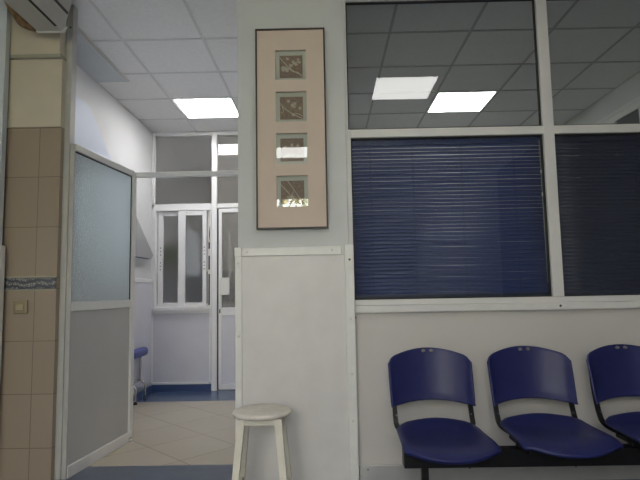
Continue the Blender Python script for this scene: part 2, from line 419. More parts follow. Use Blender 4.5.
# back wall of the corridor: built around the openings
bw = bmesh.new()
add_box(bw, XL - .1, -1.305, YB, YB + .05, 0, 0.905)              # below the sliding window
add_box(bw, XL - .1, -1.977, YB, YB + .05, 0.905, CEIL)           # left edge
add_box(bw, -0.30, 0.15, YB, YB + .05, 0, CEIL)                   # right of the door
add_box(bw, XL - .1, 0.15, YB, YB + .05, 2.955, CEIL)
wb = struct('wall_back', bw, 'lilac', 'lilac-white boarded end wall of the corridor under the sliding window', 'wall')
b = bmesh.new()
add_box(b, -2.0, -1.31, YB - .018, YB, 0.864, 0.908, .003)
add_box(b, -1.335, -1.31, YB - .016, YB, 0.095, 0.862, .003)
add_box(b, -2.0, -1.975, YB - .016, YB, 0.095, 0.862, .003)
add_box(b, -1.973, -1.337, YB - .014, YB, 0.075, 0.10, .003)
obj('board_trim', b, 'aluwhite', wb)
obj('skirting', box(-2.0 + .02, -1.31, YB - .02, YB, 0.0, 0.072), 'baseblue', wb)
b = bmesh.new()
add_box(b, -1.305, -1.243, YB - .03, YB + .04, 0.0, 2.955, .004)  # post between window and door
add_box(b, -2.0, -1.305, YB - .025, YB + .04, 2.07, 2.125, .004)  # rail under the upper lights
add_box(b, -1.243, -0.30, YB - .025, YB + .04, 2.07, 2.118, .004)
add_box(b, -2.0, -1.969, YB - .025, YB + .04, 0.908, 2.955, .004)
add_box(b, -2.0, -0.30, YB - .025, YB + .04, 2.935, CEIL, .004)
add_box(b, -0.345, -0.30, YB - .03, YB + .04, 0.0, 2.07, .004)
obj('frame_post_and_rail', b, 'aluwhite', wb)

# upper lights
w2 = struct('window_2', box(-1.967, -1.309, YB + .005, YB + .013, 2.128, 2.933), 'frost_back', 'smoked upper window pane above the sliding window, end of the corridor', 'window')
w3 = struct('window_3', box(-1.241, -0.304, YB + .005, YB + .013, 2.120, 2.933), 'frost_door', 'pebbled upper window pane above the corridor door', 'window')

# sliding window
w1 = thing('window_4', (-1.64, YB, 0.91), 'white two-sash sliding window with smoky panes at the end of the corridor', 'window', kind='structure')
b = bmesh.new()
add_box(b, -1.967, -1.945, YB - .035, YB + .04, 0.935, 2.07, .003); add_box(b, -1.322, -1.306, YB - .035, YB + .04, 0.935, 2.07, .003)
add_box(b, -1.945, -1.322, YB - .035, YB + .04, 2.045, 2.07, .003); add_box(b, -1.967, -1.306, YB - .05, YB + .04, 0.912, 0.94, .003)
obj('outer_frame', b, 'aluwhite', w1)
def sash(x0, x1, gx0, gx1, y, nm='sash'):
    b = bmesh.new()
    add_box(b, x0, gx0, y, y + .025, 0.942, 2.042, .003); add_box(b, gx1, x1, y, y + .025, 0.942, 2.042, .003)
    add_box(b, gx0, gx1, y, y + .025, 1.988, 2.042, .003); add_box(b, gx0, gx1, y, y + .025, 0.942, 0.985, .003)
    s = obj(nm, b, 'aluwhite', w1)
    obj('pane', box(gx0, gx1, y + .009, y + .015, 0.985, 1.988), 'frost_back', s)
    return s
s1 = sash(-1.930, -1.645, -1.872, -1.690, YB + .002)
s2 = sash(-1.690, -1.365, -1.608, -1.410, YB - .028)
def perf(x, y):
    b = bmesh.new()
    for z in (1.36, 1.40, 1.44, 1.53, 1.57, 1.61): add_box(b, x - .005, x + .005, y - .002, y, z, z + .013)
    return b
obj('finger_slots', perf(-1.90, YB + .002), 'screwdark', s1)
obj('finger_slots', perf(-1.388, YB - .028), 'screwdark', s2)
b = bmesh.new()
add_box(b, -1.361, -1.324, YB + .03, YB + .04, 0.94, 2.045)
obj('jamb_filler', b, 'alu', w1)
b = bmesh.new()
for z0, z1 in ((0.955, 1.31), (1.36, 1.52), (1.60, 1.86)): add_box(b, -1.352, -1.334, YB + .022, YB + .03, z0, z1, .002)
obj('brush_seal', b, 'rubber', w1)
b = bmesh.new()
add_tube(b, smooth_path([(-1.343, YB + .02, 1.86), (-1.343, YB - .015, 1.80), (-1.343, YB - .015, 1.74), (-1.343, YB + .02, 1.68)]), .008)
obj('pull_handle', b, 'alu', w1, smooth=True)

# corridor door
d1 = thing('door_1', (-0.78, YB, 0), 'white corridor door with a pebbled glass upper half', 'door', kind='structure')
b = bmesh.new()
X0, X1 = -1.227, -0.352
add_box(b, X0, -1.188, YB - .02, YB + .02, 0.012, 2.058, .003); add_box(b, X1 - .04, X1, YB - .02, YB + .02, 0.012, 2.058, .003)
add_box(b, -1.188, X1 - .04, YB - .02, YB + .02, 2.015, 2.058, .003); add_box(b, -1.188, X1 - .04, YB - .02, YB + .02, 0.838, 0.925, .003)
add_box(b, -1.188, X1 - .04, YB - .02, YB + .02, 0.012, 0.075, .003)
obj('door_frame', b, 'aluwhite', d1)
obj('door_glass', box(-1.188, X1 - .04, YB - .003, YB + .004, 0.925, 2.015), 'frost_door', d1)
obj('lower_panel', box(-1.188, X1 - .04, YB - .008, YB + .008, 0.075, 0.838), 'lilac', d1)
lk = obj('lock_box', box(-1.203, -1.098, YB - .065, YB - .02, 1.065, 1.262, .006), 'pvc', d1)
obj('keyhole_plate', box(-1.218, -1.204, YB - .024, YB - .019, 0.86, 0.905, .002), 'screwdark', d1)
obj('edge_seal', box(-1.2425, -1.228, YB - .012, YB - .006, 0.01, 2.06), 'rubber', d1)

# room behind the corridor's end wall (only sensed through the smoked glass)
b = bmesh.new()
add_box(b, -3.2, 0.6, 8.6, 8.7, 0, 3.1); add_box(b, -3.3, -3.2, YB + .15, 8.7, 0, 3.1); add_box(b, 0.5, 0.6, YB + .15, 8.7, 0, 3.1)
add_box(b, -3.3, XL - .1, YB + .05, YB + .15, 0, 3.1); add_box(b, 0.15, 0.6, YB + .05, YB + .15, 0, 3.1)
struct('wall_far', b, 'dim', 'grey walls of the room sensed through the smoked corridor glass', 'wall')
struct('ceiling.003', box(-3.3, 0.6, YB + .05, 8.7, 3.0, 3.1), 'dim', 'plain ceiling of the room behind the smoked corridor glass', 'ceiling')
wc_ = tag(obj('storage_cupboard', box(-2.75, -1.45, 8.1, 8.58, 0.93, 1.42, .01), 'dark'), 'dark cupboard blurred behind the lower part of the sliding window', 'cupboard')
obj('plinth', box(-2.74, -1.46, 8.11, 8.57, 0, .93, .01), 'white', wc_)
b = bmesh.new()
for i in range(160):
    a, r, h = random.uniform(0, 2 * PI), random.uniform(0, .22), random.uniform(0, .26)
    p = Vector((-2.45 + r * math.cos(a), 8.3 + .6 * r * math.sin(a), 1.56 + h))
    q = Matrix.Rotation(random.uniform(0, 6), 4, 'Z') @ Matrix.Rotation(random.uniform(-1, 1), 4, 'X')
    s = .05
    vs = [b.verts.new(p + (q @ Vector(c))) for c in ((0, -s, 0), (s * .45, 0, .01), (0, s, 0), (-s * .45, 0, .01))]
    b.faces.new(vs)
pl = thing('potted_plant', (-2.45, 8.3, 1.42), 'leafy green plant blurred behind the left pane of the sliding window', 'plant')
obj('foliage', b, 'leaf', pl)
obj('pot', add_lathe(bmesh.new(), [(.06, 0), (.08, .13), (.085, .13), (.085, .15)], (-2.45, 8.3, 1.42), 20), 'dim', pl)

# ------------------------------------------------------------------ tiled wall piece at far left, jamb and glazed screen
wt = struct('wall_tiled', box(XWL - .1, -1.640, 3.2, 3.32, 1.17, 2.145), 'walltile', 'beige tiled wall piece at the far left edge', 'wall')
obj('lower_tiles', box(XWL - .1, -1.640, 3.2, 3.32, 0, 1.17), 'walltile2', wt)
obj('border_tile', box(XWL, -1.641, 3.192, 3.2, 1.138, 1.202), 'border', wt)
b = bmesh.new(); add_box(b, XWL, -1.641, 3.193, 3.2, 1.204, 1.214, .003); add_box(b, XWL, -1.641, 3.194, 3.2, 1.126, 1.136, .003)
obj('border_edging', b, 'ledge', wt)
obj('plaster', box(XWL - .1, -1.640, 3.19, 3.32, 2.145, 2.585), 'beige', wt)
obj('ledge', box(XWL - .1, -1.640, 3.165, 3.32, 2.585, 2.61, .004), 'ledge', wt)
obj('upper_plaster', box(XWL - .1, -1.652, 3.175, 3.32, 2.61, CEIL), 'beige', wt)
# narrow grey wall edge, white board under it
we = struct('wall_edge', box(XWL - .1, -1.962, 3.12, 3.165, 1.40, CEIL), 'bluegrey', 'narrow blue-grey wall edge at the extreme left of the frame', 'wall')
obj('white_board', box(XWL - .1, -1.938, 3.11, 3.165, 0, 1.40, .004), 'pvc', we)
obj('screw', add_disc(bmesh.new(), (-1.946, 3.109, 1.26), .006, .004), 'screwdark', we)

jb = struct('door_frame_post', box(-1.672, -1.606, 3.245, 3.31, 0, CEIL, .004), 'alugrey', 'tall grey-white door post between the tiled wall and the frosted screen', 'door post')
b = bmesh.new(); add_disc(b, (-1.622, 3.244, 2.82), .007, .004); add_disc(b, (-1.652, 3.244, 2.26), .006, .004); add_disc(b, (-1.652, 3.244, 2.20), .006, .004)
obj('screw', b, 'screwdark', jb)
obj('edge_bead', box(-1.640, -1.634, 3.241, 3.247, 0, CEIL - .002, .001), 'alugrey', jb)

# the screen runs back from the post
A = Vector((-1.590, 3.25, 0)); B = Vector((-1.497, 4.075, 0))
dx = (B - A).normalized(); L = (B - A).length; nx = Vector((dx.y, -dx.x, 0))
TS = Matrix(((dx.x, nx.x, 0, A.x), (dx.y, nx.y, 0, A.y), (0, 0, 1, 0), (0, 0, 0, 1)))   # local x along the screen, y towards the passage
def slab(s0, s1, t0, t1, z0, z1, bev=.003):
    t = box(s0, s1, t0, t1, z0, z1, bev=bev); t.transform(TS); return t
sc = thing('partition_screen', (A.x, A.y, 0), 'low aluminium partition screen with hammered glass above a grey-white board, beside the tiled wall', 'screen')
TZ = 2.052
fb = bmesh.new()
for s in (slab(L - .055, L, -.022, .022, 0.03, TZ), slab(.014, L - .055, -.02, .02, TZ - .045, TZ), slab(.014, L - .055, -.02, .02, 0.995, 1.053), slab(.014, L - .055, -.02, .02, 0.0, 0.07)): merge(fb, s)
obj('frame', fb, 'alu', sc)
obj('hinge_stile', slab(0, .014, -.015, .015, 0.0, TZ), 'alugrey', sc)
gp = slab(.014, L - .055, -.004, .004, 1.053, TZ - .045, 0); obj('glass_pane', gp, 'frost_screen', sc)
gb = bmesh.new()
merge(gb, slab(.014, L - .055, .004, .010, TZ - .052, TZ - .045, 0)); merge(gb, slab(L - .061, L - .055, .004, .010, 1.053, TZ - .05, 0))
obj('glazing_gasket', gb, 'rubber', sc)
obj('lower_board', slab(.014, L - .055, -.008, .008, .07, .995, 0), 'screenpanel', sc)
obj('floor_foot', add_lathe(bmesh.new(), [(.03, 0), (.03, .008), (.012, .012), (.012, .04)], (TS @ Vector((L - .028, 0, 0))), 16), 'alugrey', sc)
obj('post_seal', slab(L, L + .004, -.02, .012, .03, TZ - .04, 0), 'rubber', sc)
obj('header_rail', box(B.x + .005, 0.03, 4.055, 4.095, 2.008, 2.046, .003), 'aluwhite', sc)

# ------------------------------------------------------------------ pillar with its board cladding
cl = struct('wall_pillar', box(-0.512, 0.136, 3.08, 3.32, 0, CEIL), 'wall', 'pale grey-green painted pillar carrying the framed picture', 'pillar')
wc = thing('trim_2', (-0.18, 3.08, 0), 'white board cladding with screwed plastic edge strips on the lower pillar', 'wall cladding', kind='structure')
obj('board', box(-0.512, 0.118, 3.066, 3.0795, 0.002, 1.345), 'panel', wc)
obj('edge_strip', box(-0.527, -0.487, 3.055, 3.075, 0.002, 1.352, .004), 'pvc', wc)
obj('edge_strip', box(0.110, 0.165, 3.054, 3.079, 0.002, 1.362, .005), 'pvc', wc)
obj('edge_strip', box(-0.486, 0.095, 3.057, 3.075, 1.302, 1.352, .004), 'pvc', wc)
obj('edge_strip', box(-0.530, -0.4865, 3.053, 3.072, 1.3, 1.354, .004), 'pvc', wc)
obj('edge_strip', box(0.096, 0.109, 3.055, 3.075, 1.302, 1.360, .003), 'pvc', wc)
for x, z, c in ((-.455, 1.327, 'screw'), (.04, 1.330, 'screw'), (-.507, 1.262, 'screw'), (-.507, .84, 'screw'), (-.507, .42, 'screw'), (.140, 1.272, 'screwdark'), (.140, .93, 'screw'), (.140, .62, 'screw'), (.140, .36, 'screw')):
    obj('screw', add_disc(bmesh.new(), (x, 3.053 if x > .1 or x < -.5 else 3.056, z), .0075, .005), c, wc)

# ------------------------------------------------------------------ framed picture
px0, px1, pz0, pz1 = -0.398, 0.020, 1.457, 2.674
pc = thing('framed_picture', (-0.19, 3.08, pz0), 'tall dark-framed picture with four small square openings in a peach mat, hung on the pillar', 'picture')
b = bmesh.new(); fw = 0.009; y0, y1 = 3.035, 3.0795
add_box(b, px0, px0 + fw, y0, y1, pz0, pz1, .002); add_box(b, px1 - fw, px1, y0, y1, pz0, pz1, .002)
add_box(b, px0 + fw, px1 - fw, y0, y1, pz1 - fw, pz1, .002); add_box(b, px0 + fw, px1 - fw, y0, y1, pz0, pz0 + fw, .002)
obj('frame', b, 'frame', pc)
wins = [(2.356, 2.541), (2.098, 2.283), (1.842, 2.028), (1.587, 1.772)]
wx0, wx1 = -0.2785, -0.0955
b = bmesh.new(); ym0, ym1 = 3.045, 3.060
add_box(b, px0 + fw, wx0, ym0, ym1, pz0 + fw, pz1 - fw); add_box(b, wx1, px1 - fw, ym0, ym1, pz0 + fw, pz1 - fw)
zs = [pz1 - fw] + [z for w in wins for z in (w[1], w[0])] + [pz0 + fw]
for i in range(0, len(zs), 2): add_box(b, wx0, wx1, ym0, ym1, zs[i + 1], zs[i])
obj('mat_board', b, 'mat', pc)
def branch_art(k, x0, x1, z0, z1, y):
    """relief of twigs and blossoms, a different spray in each square"""
    rr = random.Random(40 + k); b = bmesh.new(); f = bmesh.new()
    w, h = x1 - x0, z1 - z0
    def P(a, c): return (x0 + w * a, y - .001, z0 + h * c)
    stems = {0: [[(.02, .9), (.25, .62), (.6, .3), (.97, .10)], [(.35, .5), (.55, .28), (.8, .22), (.98, .02)], [(.45, .42), (.62, .62), (.85, .72)]],
             1: [[(.0, .72), (.25, .45), (.6, .2), (.98, .02)], [(.1, .6), (.15, .35), (.05, .3)], [(.6, .2), (.75, .25), (.98, .12)]],
             2: [[(.02, .35), (.3, .2), (.6, .3), (.98, .12)], [(.1, .15), (.4, .28), (.7, .12), (.95, .3)], [(.7, .12), (.85, .45), (.96, .6)]],
             3: [[(.0, .85), (.3, .5), (.55, .2)], [(.3, .98), (.6, .55), (.9, .1)], [(.55, .55), (.45, .3), (.5, .05)], [(.35, .3), (.6, .32)]]}[k]
    for s in stems: add_tube(b, smooth_path([P(*q) for q in s], 5), .0025, 6)
    fl = {0: [(.2, .4, .018), (.32, .35, .014), (.35, .85, .009), (.48, .55, .010), (.6, .7, .009), (.72, .6, .010), (.82, .8, .008), (.88, .68, .008)],
          1: [(.37, .8, .010), (.87, .48, .010), (.58, .2, .010), (.55, .62, .013), (.65, .7, .010), (.62, .55, .009)],
          2: [(.2, .62, .008), (.5, .7, .010), (.75, .66, .010), (.55, .25, .007), (.3, .3, .006)],
          3: [(.4, .2, .011), (.5, .3, .009), (.32, .28, .008), (.6, .18, .008)]}[k]
    for a, c, r in fl:
        n = 5
        for j in range(n):
            t = bmesh.new(); bmesh.ops.create_uvsphere(t, u_segments=7, v_segments=5, radius=r * .55)
            an = 2 * PI * j / n + rr.random()
            t.transform(Matrix.Translation(Vector(P(a, c)) + Vector((math.cos(an), 0, math.sin(an))) * r * .55) @ Matrix.Diagonal((1, .2, 1, 1))); merge(f, t)
    return b, f
for k, (z0, z1) in enumerate(wins):
    # inner mat is a shallow tray: sides and a floor with the picture square on it
    b = bmesh.new()
    add_box(b, wx0 - .004, wx1 + .004, 3.066, 3.069, z0 - .004, z1 + .004)
    for s, (xa, xb, za, zb) in enumerate(((wx0 - .004, wx0, z0, z1), (wx1, wx1 + .004, z0, z1), (wx0 - .004, wx1 + .004, z1, z1 + .004), (wx0 - .004, wx1 + .004, z0 - .004, z0))):
        add_box(b, xa, xb, 3.0605, 3.066, za, zb)
    im = obj('inner_mat', b, 'matin', pc)
    ax0, ax1, az0, az1 = wx0 + .023, wx1 - .022, z0 + .020, z1 - .027
    ar = obj('artwork', box(ax0, ax1, 3.0635, 3.066, az0, az1), 'artbg', pc)
    sb_, fb_ = branch_art(k, ax0, ax1, az0, az1, 3.0635)
    obj('twig', sb_, 'artline', ar); obj('blossom', fb_, 'artflower', ar)
    obj('glass', box(wx0, wx1, 3.0505, 3.0525, z0, z1), 'glasspic', pc)

# ------------------------------------------------------------------ partition wall with the glazing
wf = struct('wall_front', box(0.148, XR, YW, YW + .06, 0.0, 0.96), 'panel2', 'cream panelled lower wall behind the blue seats', 'wall')
obj('screw', add_disc(bmesh.new(), (.168, YW - .0305, .935), .006, .004), 'screwdark', wf)
sk = struct('baseboard_front', box(0.17, XR, YW - .014, YW, 0.0, 0.098, .003), 'basegrey', 'grey aluminium skirting along the wall behind the seats', 'skirting')
b = bmesh.new()
for x in (.22, .80, 1.40): add_disc(b, (x, YW - .015, .075), .005, .003)
obj('screw', b, 'screwdark', sk)

g = thing('window_1', (0.15, YW, .96), 'large white-framed glazed partition above the seats', 'glazed partition', kind='structure')
def member(x0, x1, z0, z1, dy=0.0): return box(x0, x1, YW - .02 - dy, YW + .022, z0, z1, .003)
XE = XR
obj('frame_sill', member(.150, XE, 1.004, 1.036), 'alu', g)
obj('sill_moulding', box(.150, XE, YW - .03, YW + .022, .960, 1.003, .006), 'alu', g)
obj('frame_transom', member(.1665, XE, 2.011, 2.062), 'alu', g)
obj('frame_mullion', member(1.326, 1.392, 1.037, 2.878, .002), 'alu', g)
obj('frame_post', member(.137, .166, 1.037, 2.0625), 'alu', g)
obj('frame_post', member(.137, .153, 2.063, CEIL), 'alu', g)
obj('frame_head', member(.1535, XE, 2.879, CEIL), 'alu', g)
b = bmesh.new()
for x0, x1, z0, z1 in ((.167, 1.325, 1.037, 2.010), (1.393, XE, 1.037, 2.010), (.154, 1.325, 2.063, 2.878), (1.393, XE, 2.063, 2.878)):
    y = YW - .004; w = .007
    add_box(b, x0, x0 + w, y, y + .02, z0, z1); add_box(b, x1 - w, x1, y, y + .02, z0, z1)
    add_box(b, x0 + w, x1 - w, y, y + .02, z1 - w, z1); add_box(b, x0 + w, x1 - w, y, y + .02, z0, z0 + w)
obj('glazing_gasket', b, 'rubber', g)
YG = YW + .004
for x0, x1, z0, z1 in ((.167, 1.325, 1.037, 2.010), (1.393, XE, 1.037, 2.010), (.154, 1.325, 2.063, 2.878), (1.393, XE, 2.063, 2.878)):
    obj('glass_pane', box(x0 + .002, x1 - .002, YG, YG + .006, z0 + .002, z1 - .002), 'glass', g)
obj('screw', add_disc(bmesh.new(), (1.362, YW - .031, .983), .008, .004), 'screwdark', g)

# ------------------------------------------------------------------ venetian blinds behind the lower glass
def blind(x0, x1, mat, tilt, label, wand, pitch, ladders):
    yc = YW + .045; top, bot = 2.004, 1.043
    t = thing('venetian_blind', ((x0 + x1) / 2, yc, bot), label, 'blind', 'navy venetian blinds behind the partition glass')
    obj('headrail', box(x0, x1, yc - .014, yc + .014, top - .028, top + .012, .002), mat, t)
    b = bmesh.new(); z = top - .036
    r = random.Random(3)
    while z > bot + .014:
        tl = tilt + r.uniform(-.05, .05); sag = r.uniform(-.0012, .0012)
        nseg, ncr = 8, 5
        rows = []
        for i in range(nseg + 1):
            u = i / nseg; x = x0 + .004 + (x1 - x0 - .008) * u
            ring = []
            for j in range(ncr + 1):
                s = j / ncr - .5; c = .0042 * (1 - 4 * s * s)          # crowned section
                yy = s * .0275; 
                ring.append(bm_v(b, x, yc + yy * math.cos(tl) - c * math.sin(tl), z + sag * math.sin(u * 9) + yy * math.sin(tl) + c * math.cos(tl)))
            rows.append(ring)
        for i in range(nseg):
            for j in range(ncr): b.faces.new((rows[i][j], rows[i + 1][j], rows[i + 1][j + 1], rows[i][j + 1]))
        z -= pitch
    o = obj('slats', b, mat, t, smooth=True)
    so = o.modifiers.new('thick', 'SOLIDIFY'); so.thickness = .0005
    obj('bottom_rail', box(x0 + .002, x1 - .002, yc - .012, yc + .012, bot, bot + .020, .004), 'slat2', t)
    for x in ladders:
        b = bmesh.new()
        for s in (-1, 1): add_tube(b, [(x, yc + s * .0135, top - .02), (x, yc + s * .0135, bot + .01)], .0011, 5)
        obj('ladder_cord', b, 'cord', t)
    if wand:
        b = bmesh.new(); add_tube(b, [(wand, yc - .024, top - .02), (wand + .003, yc - .024, 1.12)], .0035, 6)
        w = obj('tilt_wand', b, 'wand', t, smooth=True)
        for z in (1.80, 1.66):
            obj('wand_joint', add_tube(bmesh.new(), [(wand + .001, yc - .024, z), (wand + .001, yc - .024, z - .02)], .005, 6), 'pvc', w)
    return t
def bm_v(b, x, y, z): return b.verts.new((x, y, z))
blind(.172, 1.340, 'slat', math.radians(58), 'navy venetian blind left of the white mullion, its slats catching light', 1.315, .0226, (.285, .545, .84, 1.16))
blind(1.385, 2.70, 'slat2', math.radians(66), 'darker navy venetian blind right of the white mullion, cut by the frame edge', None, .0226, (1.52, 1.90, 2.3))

# ------------------------------------------------------------------ the dim room behind the blinds
struct('wall_room', box(0.15, XR + .1, YB + .03, YB + .13, 0, CEIL + .1), 'white', 'far wall of the dim room behind the upper glass', 'wall')
struct('wall_east', box(XR, XR + .1, YR, YW, 0, CEIL + .1), 'eastwall', 'grey-brown right-hand wall of the waiting area, outside the picture', 'wall')
rw = struct('wall_side', box(XR, XR + .1, YW, YB + .15, 0, CEIL + .1), 'wall', 'pale right-hand wall of the dim room behind the upper glass', 'wall')
w5 = thing('window_5', (XR, 4.9, 0), 'dark-paned side window with pale frame, far right through the upper glass', 'window', kind='structure')
b = bmesh.new()
add_box(b, XR - .03, XR, 3.35, 5.75, 2.655, 2.715, .004); add_box(b, XR - .022, XR, 3.35, 5.75, 2.722, 2.758, .004)
for y in (3.37, 3.95, 4.535, 4.955, 5.73): add_box(b, XR - .03, XR, y - .02, y + .02, 1.0, 2.655, .003)
add_box(b, XR - .03, XR, 3.35, 5.75, .94, 1.0, .003)
obj('window_frame', b, 'alu', w5)
for ya, yb in ((3.39, 3.93), (3.97, 4.515), (4.555, 4.935), (4.975, 5.71)):
    obj('dark_pane', box(XR - .012, XR - .002, ya, yb, 1.0, 2.655), 'dark', w5)

# ------------------------------------------------------------------ waiting room shell behind the viewer
struct('wall_west', box(XWL - .1, XWL, YR, 3.2, 0, CEIL + .1), 'wall', 'left wall of the waiting area, outside the picture', 'wall')
WX0, WX1, WZ0, WZ1 = -1.75, 0.35, 0.95, 2.62
b = bmesh.new()
add_box(b, XWL - .1, WX0, YR - .15, YR, 0, CEIL + .1); add_box(b, WX1, XR + .1, YR - .15, YR, 0, CEIL + .1)
add_box(b, WX0, WX1, YR - .15, YR, 0, WZ0); add_box(b, WX0, WX1, YR - .15, YR, WZ1, CEIL + .1)
struct('wall_rear', b, 'wall', 'rear wall of the waiting area behind the viewer', 'wall')
w6 = thing('window_6', ((WX0 + WX1) / 2, YR - .08, WZ0), 'daylit garden window behind the viewer, mirrored in the lowest picture opening', 'window', kind='structure')
b = bmesh.new()
for x in (WX0, (WX0 + WX1) / 2 - .025, WX1 - .05): add_box(b, x, x + .05, YR - .11, YR - .05, WZ0, WZ1, .003)
add_box(b, WX0, WX1, YR - .11, YR - .05, WZ0, WZ0 + .05, .003); add_box(b, WX0, WX1, YR - .11, YR - .05, WZ1 - .05, WZ1, .003)
obj('window_frame', b, 'aluwhite', w6)
# garden outside it
struct('ground', box(-14, 14, -20, YR - .2, -.3, -.2), 'ground', 'paved ground outside the rear window', 'ground')
b = bmesh.new(); r = random.Random(5)
for i in range(5000):
    p = Vector((r.uniform(-7, 5), -8.5 + r.uniform(-.5, .5), r.uniform(-.2, 3.4 + .5 * math.sin(r.uniform(0, 6)))))
    q = Matrix.Rotation(r.uniform(0, 6.3), 4, 'Z') @ Matrix.Rotation(r.uniform(-1.2, 1.2), 4, 'X')
    s = .16
    b.faces.new([b.verts.new(p + (q @ Vector(c))) for c in ((0, -s, 0), (s * .5, 0, .02), (0, s, 0), (-s * .5, 0, .02))])
tag(obj('hedge', b, 'leafout'), 'sunlit green hedge outside the rear window, mirrored in the lowest picture opening', 'hedge', kind='stuff')

# ------------------------------------------------------------------ air conditioner under the ceiling, top left
ac = thing('air_conditioner', (-1.62, 2.6, 2.69), 'off-white air conditioner hung under the ceiling at the top left corner', 'air conditioner')
sec = [(-1.735, 2.72), (-1.722, 2.694), (-1.578, 2.694), (-1.560, 2.712), (-1.512, 2.90), (-1.512, CEIL - .001), (-1.735, CEIL - .001)]
obj('housing', add_prism(bmesh.new(), sec, 'y', 2.15, 3.045), 'ac', ac)
b = bmesh.new(); 
add_prism(b, [(-1.589, 2.6925), (-1.575, 2.6925), (-1.575, 2.70), (-1.589, 2.70)], 'y', 2.22, 2.985)
obj('air_slot', b, 'rubber', ac)
b = bmesh.new(); add_prism(b, [(-1.5385, 2.79), (-1.5335, 2.79), (-1.530, 2.803), (-1.535, 2.803)], 'y', 2.16, 3.03)
obj('panel_seam', b, 'screwdark', ac)
obj('end_cap', add_prism(bmesh.new(), [(-1.73, 2.688), (-1.56, 2.688), (-1.545, 2.72), (-1.735, 2.72)], 'y', 3.046, 3.056), 'pvc', ac)
b = bmesh.new()
add_tube(b, smooth_path([(-1.975, 3.125, 2.98), (-1.935, 3.125, 2.90), (-1.895, 3.125, 2.838), (-1.86, 3.125, 2.795), (-1.80, 3.125, 2.768), (-1.75, 3.13, 2.758), (-1.71, 3.135, 2.765)], 5), [0.028] * 10 + [.028] * 10 + [.026] * 6 + [.02] * 5, 12)
tag(obj('insulated_pipe', b, 'pipe', smooth=True), 'brown wrapped pipe curving out beside the air conditioner, top left', 'pipe')

# wall socket on the tiles
so_ = thing('wall_socket', (-1.850, 3.2, 1.03), 'small aged beige wall socket on the tiles below the blue border', 'socket')
obj('plate', box(-1.893, -1.808, 3.186, 3.1995, .990, 1.070, .004), 'socket', so_)
obj('rocker', box(-1.876, -1.828, 3.180, 3.187, 1.008, 1.046, .003), paint('socket_rocker', (.36, .30, .19), .35), so_)

# ------------------------------------------------------------------ row of seats on a beam
def seat_mesh(cx):
    bm = bmesh.new(); NS, NT = 22, 16; rows = []
    for i in range(NS + 1):
        s = -1 + 2 * i / NS; ring = []
        for j in range(NT + 1):
            t = j / NT
            # rounded corners in plan: the half width shrinks near the front and rear edges
            wv = .209 + .013 * (1 - t) - .030 * max(0, (t - .86) / .14) ** 2 - .008 * max(0, (.12 - t) / .12) ** 2
            x = cx + s * wv
            yf = 2.425 - .070 * (1 - s * s); yr = 2.800 + .035 * (1 - s * s)
            y = yf + (yr - yf) * t
            z = .392 + .010 * abs(s) ** 3 - .012 * math.sin(PI * min(1, t * 1.1)) * (1 - s * s)
            z += .034 * max(0, (t - .62) / .38) ** 2 * (1 - .8 * s * s)
            z -= .040 * max(0, (.30 - t) / .30) ** 2 * (1 - .55 * s * s)
            z -= .016 * max(0, (abs(s) - .84) / .16) ** 2
            ring.append(bm.verts.new((x, y, z)))
        rows.append(ring)
    for i in range(NS):
        for j in range(NT): bm.faces.new((rows[i][j], rows[i + 1][j], rows[i + 1][j + 1], rows[i][j + 1]))
    return bm
def back_mesh(cx):
    bm = bmesh.new(); NS, NT = 26, 14; rows = []
    for i in range(NS + 1):
        s = -1 + 2 * i / NS; ring = []
        zt = .724 + .048 * (1 - abs(s) ** 1.9) - .026 * max(0, (abs(s) - .86) / .14) ** 2
        zb = .482 + .022 * (1 - s * s)
        for j in range(NT + 1):
            t = j / NT
            z = zb + (zt - zb) * t
            hw = .213 + .006 * t
            x = cx + s * hw
            y = 2.845 + .055 * t + .075 * (1 - s * s) - .014 * max(0, (abs(s) - .88) / .12) ** 2
            y -= .010 * max(0, (.12 - t) / .12) ** 2 
            ring.append(bm.verts.new((x, y, z)))
        rows.append(ring)
    for i in range(NS):
        for j in range(NT): bm.faces.new((rows[i][j], rows[i + 1][j], rows[i + 1][j + 1], rows[i][j + 1]))
    return bm
def thicken(o, th, off=1.0):
    m = o.modifiers.new('thick', 'SOLIDIFY'); m.thickness = th; m.offset = off
    b_ = o.modifiers.new('round', 'BEVEL'); b_.width = th * .45; b_.segments = 3; b_.limit_method = 'ANGLE'; b_.angle_limit = math.radians(50)
    return o
bench = thing('seat_row', (.36, 2.6, 0), 'row of navy blue plastic waiting seats joined on a black steel beam against the wall', 'waiting seats')
centres = [.552, 1.085, 1.618]
obj('beam', box(.352, 1.84, 2.565, 2.635, .256, .336, .004), 'black', bench)
for x in (.452, 1.75):
    lg = obj('leg', box(x - .017, x + .017, 2.583, 2.617, .02, .2565, .003), 'black', bench)
    obj('foot_bar', box(x - .022, x + .022, 2.40, 2.83, .0, .028, .006), 'black', lg)
